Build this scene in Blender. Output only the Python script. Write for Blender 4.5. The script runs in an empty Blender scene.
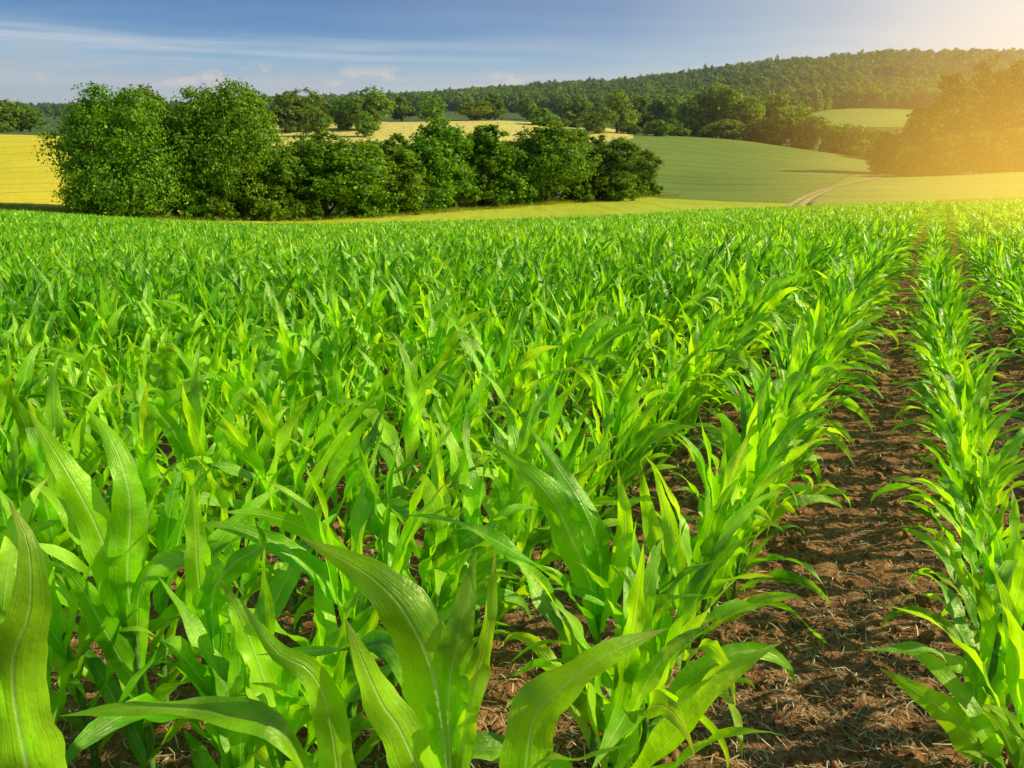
import bpy, math, random
import numpy as np
from mathutils import Vector, Matrix

rng = np.random.default_rng(7)
random.seed(7)
R = math.radians
scene = bpy.context.scene
COL = scene.collection

# ------------------------------------------------------------------ camera
F = 804.0
PITCH = math.atan(214 / F)
CAMZ = 1.6
cam = bpy.data.cameras.new('camera')
cam.sensor_width = 36
cam.lens = F / 1024 * 36
cam.clip_start = .05
cam.clip_end = 20000
co = bpy.data.objects.new('camera', cam)
COL.objects.link(co)
co.location = (0, 0, CAMZ)
co.rotation_euler = (math.pi / 2 - PITCH, 0, 0)
scene.camera = co
FW = np.array([0, math.cos(PITCH), -math.sin(PITCH)])
UP = np.array([0, math.sin(PITCH), math.cos(PITCH)])

def ray(px, py):
    return np.array([(px - 512) / F, 0, 0]) + UP * (384 - py) / F + FW

def at(px, py, Y):                       # the point seen at (px, py), Y metres ahead
    d = ray(px, py)
    return np.array([0, 0, CAMZ]) + d * (Y / d[1])

# ------------------------------------------------------------------ terrain
SLOPE = -.035
PXS = [-260, 0, 60, 180, 300, 400, 500, 600, 660, 740, 820, 890, 960, 1024, 1280]
PROF = {
 -260: [(75,216),(90,208),(110,201),(200,172),(300,140),(330,134),(450,133),(900,124),(2000,108),(5000,106)],
 0:   [(75,219),(90,210),(110,202),(200,166),(300,135),(330,132),(450,131),(900,122),(2000,107),(5000,105)],
 60:  [(75,224),(92,214),(110,205),(200,168),(300,137),(330,134),(450,130),(900,121),(2000,107),(5000,105)],
 180: [(75,232),(95,220),(120,213),(200,180),(300,146),(350,139),(450,127),(600,119),(1200,112),(2000,106),(5000,106)],
 300: [(75,234),(105,221),(140,207),(200,183),(300,150),(350,138),(430,125),(520,118),(1200,114),(2000,106),(5000,108)],
 400: [(77,232),(115,217),(150,204),(200,186),(300,150),(360,138),(430,126),(520,119),(1000,114),(2000,104),(2300,107),(5000,110)],
 500: [(80,229),(135,209),(200,187),(300,154),(370,139),(450,125),(540,118),(900,115),(1700,97),(2000,99),(5000,110)],
 600: [(83,225),(160,203),(210,189),(300,158),(390,139),(450,132),(540,124),(900,116),(1600,92),(1900,90),(5000,110)],
 660: [(86,222),(180,198),(220,188),(300,158),(370,139),(450,136),(540,130),(900,118),(1550,86),(1900,90),(5000,110)],
 740: [(92,217),(150,203),(200,194),(300,162),(380,142),(430,139),(600,140),(800,122),(1500,73),(1800,82),(5000,110)],
 820: [(97,213),(150,200),(200,188),(300,162),(350,151),(430,150),(600,132),(800,108),(1000,102),(1500,65),(1800,75),(5000,110)],
 890: [(100,211),(150,197),(200,182),(260,173),(310,167),(430,150),(600,130),(800,108),(1000,100),(1500,61),(1800,71),(5000,110)],
 960: [(102,208),(150,193),(200,178),(250,171),(310,165),(430,148),(600,128),(800,112),(1000,100),(1500,61),(1800,71),(5000,110)],
 1024:[(104,206),(150,189),(200,173),(250,167),(310,162),(430,146),(600,126),(800,112),(1000,100),(1500,61),(1800,70),(5000,110)],
 1280:[(104,204),(150,187),(200,171),(250,165),(310,160),(430,146),(600,126),(800,112),(1000,100),(1500,64),(1800,70),(5000,110)],
}
YS = np.concatenate([np.linspace(0, 70, 36), np.geomspace(72, 6000, 300)])
cols = []
tx = []
for p in PXS:
    ky, kz = [0, 8], [0, SLOPE * 8]
    for (Y, yp) in PROF[p]:
        ky.append(Y); kz.append(at(p, yp, Y)[2])
    cols.append(np.interp(YS, ky, kz))
    tx.append((p - 512) / F / ray(p, 170)[1])
TT = np.linspace(-1.7, 1.8, 260)
tx = np.array(tx); cols = np.array(cols)
HG = np.array([np.interp(TT, tx, cols[:, j]) for j in range(len(YS))])      # [Y, t]
def blur(a, axis, n):
    k = np.hanning(n + 2)[1:-1]; k /= k.sum()
    pad = [(0, 0), (0, 0)]; pad[axis] = (n // 2, n // 2)
    b = np.pad(a, pad, mode='edge')
    return np.apply_along_axis(lambda v: np.convolve(v, k, 'valid'), axis, b)
far = blur(HG[36:], 0, 7); HG = np.vstack([HG[:36], far])
HG = blur(HG, 1, 11)
def H(x, y):
    x = np.asarray(x, float); y = np.asarray(y, float)
    x, y = np.broadcast_arrays(x, y)
    yy = np.clip(y, 0, 5999)
    t = np.clip(x / np.maximum(yy, 30), TT[0], TT[-1] - 1e-6)
    j = np.clip(np.searchsorted(YS, yy, 'right') - 1, 0, len(YS) - 2)
    v = (yy - YS[j]) / (YS[j + 1] - YS[j])
    u = (t - TT[0]) / (TT[1] - TT[0]); i = np.clip(u.astype(int), 0, len(TT) - 2); u = u - i
    z = (HG[j, i] * (1 - u) + HG[j, i + 1] * u) * (1 - v) + (HG[j + 1, i] * (1 - u) + HG[j + 1, i + 1] * u) * v
    z = np.where(y < 0, SLOPE * y, z)
    # gentle swells so that the far land is not a set of planes
    w = np.clip((y - 110) / 200, 0, 1)
    return z + w * (np.sin(x * .021 + y * .004) * .5 + np.sin(x * .009 - y * .013 + 1) * .7)

def hit(px, py, lo=2.0, hi=5000):        # ground point under a pixel
    d = ray(px, py)
    Y = np.geomspace(lo, hi, 3000)
    g = H(Y * d[0] / d[1], Y)
    e = CAMZ + Y * d[2] / d[1]
    k = np.argmax(e <= g) if (e <= g).any() else len(Y) - 1
    return Y[k]

# ------------------------------------------------------------------ mesh helpers
def mesh_np(name, verts, faces, mats=(), midx=None, uv=None, smooth=True):
    verts = np.asarray(verts, dtype=np.float32); faces = np.asarray(faces, dtype=np.int32)
    me = bpy.data.meshes.new(name)
    n, k = faces.shape
    me.vertices.add(len(verts)); me.vertices.foreach_set('co', verts.ravel())
    me.loops.add(n * k); me.loops.foreach_set('vertex_index', faces.ravel())
    me.polygons.add(n)
    me.polygons.foreach_set('loop_start', np.arange(n, dtype=np.int32) * k)
    me.polygons.foreach_set('loop_total', np.full(n, k, dtype=np.int32))
    if smooth: me.polygons.foreach_set('use_smooth', np.ones(n, dtype=bool))
    for m in mats: me.materials.append(m)
    if midx is not None: me.polygons.foreach_set('material_index', np.asarray(midx, dtype=np.int32))
    if uv is not None:
        l = me.uv_layers.new(name='UVMap'); l.data.foreach_set('uv', np.asarray(uv, np.float32)[faces.ravel()].ravel())
    me.update(calc_edges=True)
    return me

def link(name, me, parent=None, **props):
    o = bpy.data.objects.new(name, me)
    COL.objects.link(o)
    if parent is not None: o.parent = parent
    for k, v in props.items(): o[k] = v
    return o

def grid_faces(nr, nc):
    a = np.arange(nr * nc).reshape(nr, nc)
    return np.stack([a[:-1, :-1].ravel(), a[:-1, 1:].ravel(), a[1:, 1:].ravel(), a[1:, :-1].ravel()], 1)

def tube(pts, rads, seg=8):
    pts = np.asarray(pts, float); V = []
    for i, p in enumerate(pts):
        d = pts[min(i + 1, len(pts) - 1)] - pts[max(i - 1, 0)]
        d = d / (np.linalg.norm(d) + 1e-9)
        a = np.cross(d, [1, 0, 0] if abs(d[0]) < .8 else [0, 1, 0]); a /= np.linalg.norm(a); b = np.cross(d, a)
        for k in range(seg):
            t = 2 * math.pi * k / seg
            V.append(p + rads[i] * (a * math.cos(t) + b * math.sin(t)))
    Fc = []
    for i in range(len(pts) - 1):
        for k in range(seg):
            k2 = (k + 1) % seg
            Fc.append((i * seg + k, i * seg + k2, (i + 1) * seg + k2, (i + 1) * seg + k))
    return np.array(V), np.array(Fc)

def merge(parts):
    V, Fs, n = [], [], 0
    for v, f in parts:
        V.append(v); Fs.append(f + n); n += len(v)
    return np.vstack(V), np.vstack(Fs)

# ------------------------------------------------------------------ materials
def newmat(name):
    m = bpy.data.materials.new(name); m.use_nodes = True
    nt = m.node_tree; nt.nodes.clear()
    return m, nt
def N(nt, typ, **kw):
    n = nt.nodes.new(typ)
    for k, v in kw.items():
        if k.startswith('i_'):
            key = k[2:]
            n.inputs[int(key) if key.isdigit() else key.replace('_', ' ')].default_value = v
        else: setattr(n, k, v)
    return n
def ramp(nt, src, stops, interp='LINEAR'):
    r = N(nt, 'ShaderNodeValToRGB'); cr = r.color_ramp; cr.interpolation = interp
    while len(cr.elements) < len(stops): cr.elements.new(.5)
    for e, (p, c) in zip(cr.elements, stops):
        e.position = p; e.color = (*c, 1) if len(c) == 3 else c
    nt.links.new(src, r.inputs[0]); return r.outputs[0]
def mixc(nt, a, b, fac, mode='MIX'):
    n = N(nt, 'ShaderNodeMix', data_type='RGBA', blend_type=mode)
    for s, v in ((0, fac), (6, a), (7, b)):
        if hasattr(v, 'is_output') or isinstance(v, bpy.types.NodeSocket): nt.links.new(v, n.inputs[s])
        elif s == 0: n.inputs[0].default_value = v
        else: n.inputs[s].default_value = (*v, 1)
    return n.outputs[2]
def math_(nt, op, a, b=0.0, c=None, clamp=False):
    n = N(nt, 'ShaderNodeMath', operation=op, use_clamp=clamp)
    for i, v in enumerate((a, b, c)):
        if v is None: continue
        if isinstance(v, bpy.types.NodeSocket): nt.links.new(v, n.inputs[i])
        else: n.inputs[i].default_value = v
    return n.outputs[0]
def noise(nt, vec, scale, detail=4, rough=.55, out=0):
    n = N(nt, 'ShaderNodeTexNoise'); n.inputs['Scale'].default_value = scale
    n.inputs['Detail'].default_value = detail; n.inputs['Roughness'].default_value = rough
    if vec is not None: nt.links.new(vec, n.inputs['Vector'])
    return n.outputs[out]

def leaf_mat():
    m, nt = newmat('maize leaf')
    L = nt.links.new
    uv = N(nt, 'ShaderNodeUVMap').outputs[0]
    sep = N(nt, 'ShaderNodeSeparateXYZ'); L(uv, sep.inputs[0])
    u, v = sep.outputs[0], sep.outputs[1]
    geo = N(nt, 'ShaderNodeNewGeometry'); oi = N(nt, 'ShaderNodeObjectInfo')
    # midrib at u = .5
    d = math_(nt, 'ABSOLUTE', math_(nt, 'SUBTRACT', u, .5))
    rib = math_(nt, 'SUBTRACT', 1.0, math_(nt, 'MULTIPLY', d, 22.0), clamp=True)
    # parallel veins: noise stretched along the blade
    cx = N(nt, 'ShaderNodeCombineXYZ'); L(math_(nt, 'MULTIPLY', u, 26.0), cx.inputs[0]); L(math_(nt, 'MULTIPLY', v, 1.3), cx.inputs[1])
    L(math_(nt, 'MULTIPLY', geo.outputs['Random Per Island'], 40.0), cx.inputs[2])
    st = noise(nt, cx.outputs[0], 1.0, 3, .6)
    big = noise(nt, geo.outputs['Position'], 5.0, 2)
    rnd = math_(nt, 'ADD', math_(nt, 'MULTIPLY', oi.outputs['Random'], .5), math_(nt, 'MULTIPLY', geo.outputs['Random Per Island'], .5))
    base = ramp(nt, rnd, [(0, (.025, .22, .001)), (.35, (.13, .52, .001)), (.65, (.42, .86, .003)), (1, (.68, .93, .06))])  # random blade tone; dark and pale ends also imitate shade and sun highlights
    c = mixc(nt, base, (.32, .72, .015), math_(nt, 'MULTIPLY', ramp(nt, st, [(.42, (0, 0, 0)), (.62, (1, 1, 1))]), .55))
    c = mixc(nt, c, (.66, .88, .30), math_(nt, 'MULTIPLY', rib, .85))
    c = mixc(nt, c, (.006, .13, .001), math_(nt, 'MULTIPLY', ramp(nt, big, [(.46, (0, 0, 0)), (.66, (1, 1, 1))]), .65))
    pale = noise(nt, geo.outputs['Position'], 9.0, 3)  # sun highlights painted into the leaf colour as pale patches
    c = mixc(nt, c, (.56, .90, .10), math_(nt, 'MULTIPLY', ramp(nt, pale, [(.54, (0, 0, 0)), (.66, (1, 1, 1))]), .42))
    hs_ = noise(nt, geo.outputs['Position'], 150.0, 2)
    c = mixc(nt, c, (.30, .24, .06), math_(nt, 'MULTIPLY', ramp(nt, hs_, [(.70, (0, 0, 0)), (.74, (1, 1, 1))]), .6))
    tip = math_(nt, 'MULTIPLY', ramp(nt, v, [(.90, (0, 0, 0)), (1, (1, 1, 1))]), ramp(nt, rnd, [(.55, (0, 0, 0)), (.7, (1, 1, 1))]))
    c = mixc(nt, c, (.42, .38, .10), math_(nt, 'MULTIPLY', tip, .7))
    bp = N(nt, 'ShaderNodeBump'); bp.inputs['Strength'].default_value = .6; bp.inputs['Distance'].default_value = .003
    L(math_(nt, 'ADD', math_(nt, 'ADD', st, math_(nt, 'MULTIPLY', noise(nt, geo.outputs['Position'], 38.0, 2), 2.2)), math_(nt, 'MULTIPLY', rib, .8)), bp.inputs['Height'])
    pr = N(nt, 'ShaderNodeBsdfPrincipled'); L(c, pr.inputs['Base Color']); L(bp.outputs[0], pr.inputs['Normal'])
    pr.inputs['Roughness'].default_value = .34; pr.inputs['Specular IOR Level'].default_value = .95; pr.inputs['Specular Tint'].default_value = (1, 1, .55, 1)
    tr = N(nt, 'ShaderNodeBsdfTranslucent'); tc = mixc(nt, c, (2.0, 1.6, .4), 1.0, 'MULTIPLY'); L(tc, tr.inputs[0]); L(bp.outputs[0], tr.inputs['Normal'])
    mx = N(nt, 'ShaderNodeMixShader'); mx.inputs[0].default_value = .47
    L(pr.outputs[0], mx.inputs[1]); L(tr.outputs[0], mx.inputs[2])
    o = N(nt, 'ShaderNodeOutputMaterial'); L(mx.outputs[0], o.inputs[0])
    return m

def stalk_mat():
    m, nt = newmat('maize stalk'); L = nt.links.new
    tc = N(nt, 'ShaderNodeTexCoord')
    n = noise(nt, tc.outputs['Object'], 30, 3)
    c = ramp(nt, n, [(.35, (.05, .17, .012)), (.7, (.16, .34, .05))])
    pr = N(nt, 'ShaderNodeBsdfPrincipled'); L(c, pr.inputs['Base Color']); pr.inputs['Roughness'].default_value = .5
    o = N(nt, 'ShaderNodeOutputMaterial'); L(pr.outputs[0], o.inputs[0]); return m

def soil_mat(name='bare soil', near=True):
    m, nt = newmat(name); L = nt.links.new
    p = N(nt, 'ShaderNodeNewGeometry').outputs['Position']
    a = noise(nt, p, 1.3, 5); b = noise(nt, p, 38, 6, .65); c3 = noise(nt, p, 9, 5, .6)
    c = ramp(nt, b, [(.3, (.10, .040, .013)), (.5, (.34, .155, .052)), (.7, (.65, .38, .17))])
    c = mixc(nt, c, (.40, .185, .065), math_(nt, 'MULTIPLY', a, .45))
    pr = N(nt, 'ShaderNodeBsdfPrincipled'); L(c, pr.inputs['Base Color']); pr.inputs['Roughness'].default_value = .93
    pr.inputs['Specular IOR Level'].default_value = .2
    bp = N(nt, 'ShaderNodeBump'); bp.inputs['Strength'].default_value = .9; bp.inputs['Distance'].default_value = .02
    L(math_(nt, 'ADD', b, c3), bp.inputs['Height']); L(bp.outputs[0], pr.inputs['Normal'])
    o = N(nt, 'ShaderNodeOutputMaterial'); L(pr.outputs[0], o.inputs[0]); return m

def field_mat(name, c1, c2, scale=.08, streak=None, fine=1.2, rowang=0.0, rowsp=0.0, rowcol=(0, 0, 0), rowfac=.35, bump=.4, transl=0.0):
    """crop seen from afar: large mottling + fine grain + drill rows / tramlines running at rowang"""
    m, nt = newmat(name); L = nt.links.new
    p = N(nt, 'ShaderNodeNewGeometry').outputs['Position']
    mp = N(nt, 'ShaderNodeMapping'); L(p, mp.inputs[0]); mp.inputs['Rotation'].default_value = (0, 0, rowang)
    big = noise(nt, mp.outputs[0], scale, 5, .6)
    st = N(nt, 'ShaderNodeMapping'); L(mp.outputs[0], st.inputs[0]); st.inputs['Scale'].default_value = (1, .05, 1)
    s2 = noise(nt, st.outputs[0], .5, 3)
    fi = noise(nt, p, fine, 5, .7)
    c = mixc(nt, c1, c2, ramp(nt, big, [(.35, (0, 0, 0)), (.65, (1, 1, 1))]))
    c = mixc(nt, c, tuple(v * .72 for v in c1), math_(nt, 'MULTIPLY', ramp(nt, s2, [(.45, (0, 0, 0)), (.65, (1, 1, 1))]), .5))
    c = mixc(nt, c, tuple(v * .5 for v in c2), math_(nt, 'MULTIPLY', ramp(nt, fi, [(.45, (0, 0, 0)), (.75, (1, 1, 1))]), .6))
    if rowsp:
        sp = N(nt, 'ShaderNodeSeparateXYZ'); L(mp.outputs[0], sp.inputs[0])
        ph = math_(nt, 'FRACT', math_(nt, 'DIVIDE', math_(nt, 'ADD', sp.outputs[0], math_(nt, 'MULTIPLY', noise(nt, p, .02, 2), 3.0)), rowsp))
        ln = math_(nt, 'LESS_THAN', ph, 1.3 / rowsp)
        c = mixc(nt, c, rowcol, math_(nt, 'MULTIPLY', ln, rowfac))
    df = N(nt, 'ShaderNodeBsdfPrincipled'); L(c, df.inputs['Base Color']); df.inputs['Roughness'].default_value = .9
    df.inputs['Specular IOR Level'].default_value = .1
    bp = N(nt, 'ShaderNodeBump'); bp.inputs['Strength'].default_value = bump; bp.inputs['Distance'].default_value = .5
    L(fi, bp.inputs['Height']); L(bp.outputs[0], df.inputs['Normal'])
    o = N(nt, 'ShaderNodeOutputMaterial'); L(df.outputs[0], o.inputs[0]); return m

def foliage_mat(name, dark, mid, light, scale=.9):
    m, nt = newmat(name); L = nt.links.new
    geo = N(nt, 'ShaderNodeNewGeometry'); oi = N(nt, 'ShaderNodeObjectInfo')
    n = noise(nt, geo.outputs['Position'], scale, 3)
    f = math_(nt, 'ADD', math_(nt, 'MULTIPLY', n, .75), math_(nt, 'MULTIPLY', geo.outputs['Random Per Island'], .3))
    c = ramp(nt, f, [(.3, dark), (.52, mid), (.78, light)])
    hs = N(nt, 'ShaderNodeHueSaturation'); L(c, hs.inputs['Color'])
    L(math_(nt, 'ADD', math_(nt, 'MULTIPLY', oi.outputs['Random'], .022), .493), hs.inputs['Hue'])
    L(math_(nt, 'ADD', math_(nt, 'MULTIPLY', oi.outputs['Random'], .3), .82), hs.inputs['Value'])
    df = N(nt, 'ShaderNodeBsdfPrincipled'); L(hs.outputs[0], df.inputs['Base Color']); df.inputs['Roughness'].default_value = .6
    df.inputs['Specular IOR Level'].default_value = .3
    tr = N(nt, 'ShaderNodeBsdfTranslucent'); L(mixc(nt, hs.outputs[0], (1.8, 1.5, .6), 1.0, 'MULTIPLY'), tr.inputs[0])
    mx = N(nt, 'ShaderNodeMixShader'); mx.inputs[0].default_value = .4
    L(df.outputs[0], mx.inputs[1]); L(tr.outputs[0], mx.inputs[2])
    o = N(nt, 'ShaderNodeOutputMaterial'); L(mx.outputs[0], o.inputs[0]); return m

def bark_mat():
    m, nt = newmat('bark'); L = nt.links.new
    p = N(nt, 'ShaderNodeTexCoord').outputs['Object']
    c = ramp(nt, noise(nt, p, 3, 5), [(.3, (.03, .022, .015)), (.7, (.11, .085, .06))])
    df = N(nt, 'ShaderNodeBsdfPrincipled'); L(c, df.inputs['Base Color']); df.inputs['Roughness'].default_value = .9
    o = N(nt, 'ShaderNodeOutputMaterial'); L(df.outputs[0], o.inputs[0]); return m

def straw_mat():
    m, nt = newmat('straw'); L = nt.links.new
    g = N(nt, 'ShaderNodeNewGeometry')
    c = ramp(nt, g.outputs['Random Per Island'], [(0, (.12, .06, .025)), (.5, (.30, .19, .08)), (.85, (.60, .46, .24)), (1, (.80, .66, .42))])
    df = N(nt, 'ShaderNodeBsdfPrincipled'); L(c, df.inputs['Base Color']); df.inputs['Roughness'].default_value = .8
    o = N(nt, 'ShaderNodeOutputMaterial'); L(df.outputs[0], o.inputs[0]); return m

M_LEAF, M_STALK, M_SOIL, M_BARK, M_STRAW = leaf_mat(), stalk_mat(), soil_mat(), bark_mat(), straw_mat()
M_OAK = foliage_mat('hedgerow foliage', (.028, .095, .004), (.13, .28, .008), (.42, .60, .016), .8)
M_FAR = foliage_mat('distant foliage', (.05, .13, .006), (.18, .32, .01), (.40, .54, .02), .35)
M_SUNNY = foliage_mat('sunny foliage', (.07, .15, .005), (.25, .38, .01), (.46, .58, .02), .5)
M_GLOWOOD = foliage_mat('wood edge foliage', (.02, .06, .004), (.11, .19, .008), (.36, .42, .015), .3)
M_WOOD = foliage_mat('forest foliage', (.05, .13, .008), (.15, .28, .014), (.33, .43, .025), .03)

# ------------------------------------------------------------------ ground
Yg = np.concatenate([np.linspace(-20, 60, 41), np.geomspace(62, 5900, 230)])
Sg = np.linspace(-1, 1, 301)
YY, SS = np.meshgrid(Yg, Sg, indexing='ij')
XX = SS * (40 + 1.55 * np.abs(YY))
ZZ = H(XX, YY) - .02
# under the finely modelled soil the sheet sits a little lower
inn = (YY > 0) & (YY < 16) & (XX > -9) & (XX < 12)
V = np.stack([XX, YY, ZZ], -1).reshape(-1, 3)
M_GROUND = field_mat('open country', (.10, .16, .03), (.16, .20, .05), .01, fine=.2)
gm = mesh_np('ground', V, grid_faces(len(Yg), len(Sg)), [M_GROUND, M_SOIL])
cy = YY[:-1, :-1].ravel()
gm.polygons.foreach_set('material_index', (cy < 72).astype(np.int32))
link('ground', gm, kind='structure')

def sheet(name, top, bot, mat, nx=160, ny=40, off=.06, world=None, **props):
    """a field draped on the ground between two lists of (px, py) picture outlines turned into ground points"""
    pxs = np.linspace(top[0][0], top[-1][0], nx)
    ty = np.interp(pxs, *zip(*top)); by = np.interp(pxs, *zip(*bot))
    V = np.zeros((ny, nx, 3))
    for i, p in enumerate(pxs):
        y1 = hit(p, by[i]) if by[i] < 1000 else by[i] - 1000
        y2 = hit(p, ty[i], lo=y1 * .999)
        d = ray(p, 170); ys = np.geomspace(y1, max(y2, y1 * 1.001), ny)
        xs = ys * d[0] / d[1]
        V[:, i, 0] = xs; V[:, i, 1] = ys; V[:, i, 2] = H(xs, ys) + off + .0005 * ys
    me = mesh_np(name, V.reshape(-1, 3), grid_faces(ny, nx), [mat])
    return link(name, me, kind='structure', **props)

def ysheet(name, pxs, y1, y2, mat, nx=160, ny=60, off=.05):
    """the same with the two outlines given as metres ahead"""
    P = np.linspace(pxs[0], pxs[-1], nx); a = np.interp(P, pxs, y1); b = np.interp(P, pxs, y2)
    V = np.zeros((ny, nx, 3))
    for i, p in enumerate(P):
        d = ray(p, 170); ys = np.geomspace(a[i], b[i], ny); xs = ys * d[0] / d[1]
        V[:, i] = np.stack([xs, ys, H(xs, ys) + off + .0005 * ys], -1)
    return link(name, mesh_np(name, V.reshape(-1, 3), grid_faces(ny, nx), [mat]), kind='structure')

M_STRIP = field_mat('mown grass margin', (.58, .68, .03), (.68, .74, .06), .12, fine=1.5, bump=.5)
M_WHEATG = field_mat('ripe barley', (.88, .74, .03), (.92, .78, .06), .03, fine=.9, rowang=.5, rowsp=18, rowcol=(.3, .25, .05), rowfac=.5)
M_WHEAT = field_mat('pale stubble', (.88, .72, .14), (.92, .78, .20), .03, fine=.5)
M_GREEN = field_mat('green cereal', (.22, .32, .045), (.30, .38, .06), .02, fine=.8, rowang=R(-62), rowsp=16, rowcol=(.05, .09, .02), rowfac=.45)
M_GREEN2 = field_mat('pale green cereal', (.30, .40, .06), (.38, .47, .08), .02, fine=.8, rowang=R(-35), rowsp=20, rowcol=(.08, .11, .03), rowfac=.45)
M_MEADOW = field_mat('far meadow', (.26, .38, .04), (.36, .44, .06), .01, fine=.3)
M_DIRT = field_mat('dirt track', (.62, .48, .20), (.72, .56, .26), .3, fine=1.5)
M_TRACK = field_mat('wheel track', (.08, .09, .03), (.12, .12, .04), .3, fine=1.5)

EDGE_PX = [-260, 0, 60, 180, 300, 400, 500, 600, 660, 740, 820, 890, 960, 1024, 1300]
EDGE_Y = [70, 73, 74, 75, 75, 77, 80, 83, 86, 92, 97, 100, 102, 104, 104]
TREE_Y = [112, 100, 98, 102, 112, 124, 142, 168, 190, 200, 200, 200, 200, 200, 200]

# ------------------------------------------------------------------ rows of maize
def row_x(X0, Y):                        # lateral place of a row that starts at X0 (at Y = 0), rows drift right as they run away
    return X0 + .475 * Y + .055 * (Y - 15 * (1 - np.exp(-np.maximum(Y, -5) / 15)))
XA = -.54                   # first row left of the bare strip
STEP = .79
ROWS = {}                                # row number -> X0 ; 0 is the row left of the bare strip, -1 the row right of it
for i in range(0, 190): ROWS[i] = XA - STEP * i
for i in range(1, 60): ROWS[-i] = XA + .99 + .82 * (i - 1) + (.12 if i > 1 else 0)

def blade(L, W, th0, bend, power=1.6, az=0., curl=0., roll=0., fold=.35, ruf=.012, rf=3.0, ph=0., ns=14, na=4):
    """one arching maize leaf from the origin, width W, starting th0 from the vertical and bending by bend along its length"""
    s = np.linspace(0, 1, ns + 1)
    th = th0 + bend * s ** power
    a = az + curl * s ** 1.5
    d = np.stack([np.sin(th) * np.cos(a), np.sin(th) * np.sin(a), np.cos(th)], -1)
    c = np.vstack([[0, 0, 0], np.cumsum((d[:-1] + d[1:]) / 2 * L / ns, 0)])
    return ribbon(c, d, W, roll, fold, ruf, rf, ph, na)

def ribbon(c, d, W, roll=0., fold=.35, ruf=.012, rf=3.0, ph=0., na=4, face=None):
    n = len(c); s = np.linspace(0, 1, n)
    side = np.cross(d, [0, 0, 1.0]); ln = np.linalg.norm(side, axis=1, keepdims=True)
    side = side / np.maximum(ln, 1e-6)
    for i in range(1, n):
        if np.dot(side[i], side[i - 1]) < 0: side[i] = -side[i]
    if face is not None:
        s2 = np.cross(d, face); s2 /= np.maximum(np.linalg.norm(s2, axis=1, keepdims=True), 1e-6)
        for i in range(1, n):
            if np.dot(s2[i], s2[i - 1]) < 0: s2[i] = -s2[i]
        side = s2
    nrm = np.cross(side, d); nrm /= np.linalg.norm(nrm, axis=1, keepdims=True)
    r = (roll * s ** 1.2)[:, None] if np.isscalar(roll) else np.asarray(roll)[:, None]
    sd = side * np.cos(r) + nrm * np.sin(r); nr = -side * np.sin(r) + nrm * np.cos(r)
    w = (.42 + .58 * np.clip(s / .32, 0, 1) ** .8) * (1 - np.clip((s - .40) / .60, 0, 1) ** 1.75)
    w = W * np.maximum(w * (1 + .05 * np.sin(s * 31 + ph) + .04 * np.sin(s * 57 + 2 * ph)), .015)
    u = np.linspace(-1, 1, na + 1)
    fo = fold * (1.25 - s)
    V = []
    for k, uu in enumerate(u):
        edge = ruf * np.sin(rf * 2 * math.pi * s + ph + (1.9 if uu > 0 else 0)) * abs(uu) ** 2 * np.sin(math.pi * np.clip(s * 1.05, 0, 1))
        V.append(c + sd * (w / 2 * uu * np.cos(fo))[:, None] + nr * (w / 2 * abs(uu) * np.sin(fo) + edge)[:, None])
    V = np.stack(V, 1).reshape(-1, 3)
    uv = np.stack(np.meshgrid(s, (u + 1) / 2, indexing='ij')[::-1], -1).reshape(-1, 2)
    return V, grid_faces(n, na + 1), uv

def leaf_params(j, n, rs):
    """leaf j of n counted from the bottom: lower leaves droop, the top of the whorl stands"""
    q = j / (n - 1)
    L = (.29 + .34 * math.sin(math.pi * min(1, .25 + q * .6))) * rs.uniform(.85, 1.15)
    W = (.038 + .034 * math.sin(math.pi * min(.85, .2 + q * .6))) * rs.uniform(.85, 1.12)
    th0 = R(38 - 31 * q + rs.uniform(-8, 8))
    bend = R((125 - 88 * q) * rs.uniform(.35, 1.5))
    return dict(L=L, W=W, th0=th0, bend=bend, power=rs.choice([rs.uniform(1.2, 2.4), rs.uniform(2.5, 5)]), curl=rs.uniform(-.5, .5), roll=rs.uniform(-1.7, 1.7),
                fold=rs.uniform(.25, .5), ruf=rs.uniform(.007, .02), rf=rs.uniform(1.8, 4.2), ph=rs.uniform(0, 6.28))

def plant_spec(rs, n=9, height=.46):
    leaves = []; a0 = rs.uniform(0, 6.28)
    for j in range(n):
        q = j / (n - 1)
        leaves.append((.05 + (height - .05) * q ** .95, a0 + math.pi * j + rs.uniform(-.55, .55), leaf_params(j, n, rs)))
    return leaves

def stalk_np(height, lean, seg=7):
    zs = np.linspace(-.03, height, 8)
    pts = np.stack([lean[0] * zs ** 2, lean[1] * zs ** 2, zs], -1)
    return tube(pts, list(np.linspace(.013, .007, 8)), seg)

VARS = []
for k in range(14):
    rs = random.Random(100 + k)
    h = rs.uniform(.38, .52); lean = (rs.uniform(-.12, .12), rs.uniform(-.12, .12))
    VARS.append((h, lean, plant_spec(rs, rs.choice([8, 8, 9, 10]), h)))

def plant_joined(spec, ns, na, stalk=True):
    h, lean, leaves = spec
    P, UVs, MI = [], [], []
    for (z, az, lp) in leaves:
        V, Fc, uv = blade(az=az, ns=ns, na=na, **lp)
        V = V + np.array([lean[0] * z * z, lean[1] * z * z, z])
        P.append((V, Fc)); UVs.append(uv); MI += [0] * len(Fc)
    if stalk:
        V, Fc = stalk_np(h, lean, 4); P.append((V, Fc)); UVs.append(np.zeros((len(V), 2))); MI += [1] * len(Fc)
    V, Fc = merge(P)
    return mesh_np('maize_plant', V, Fc, [M_LEAF, M_STALK], MI, np.vstack(UVs))

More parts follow.
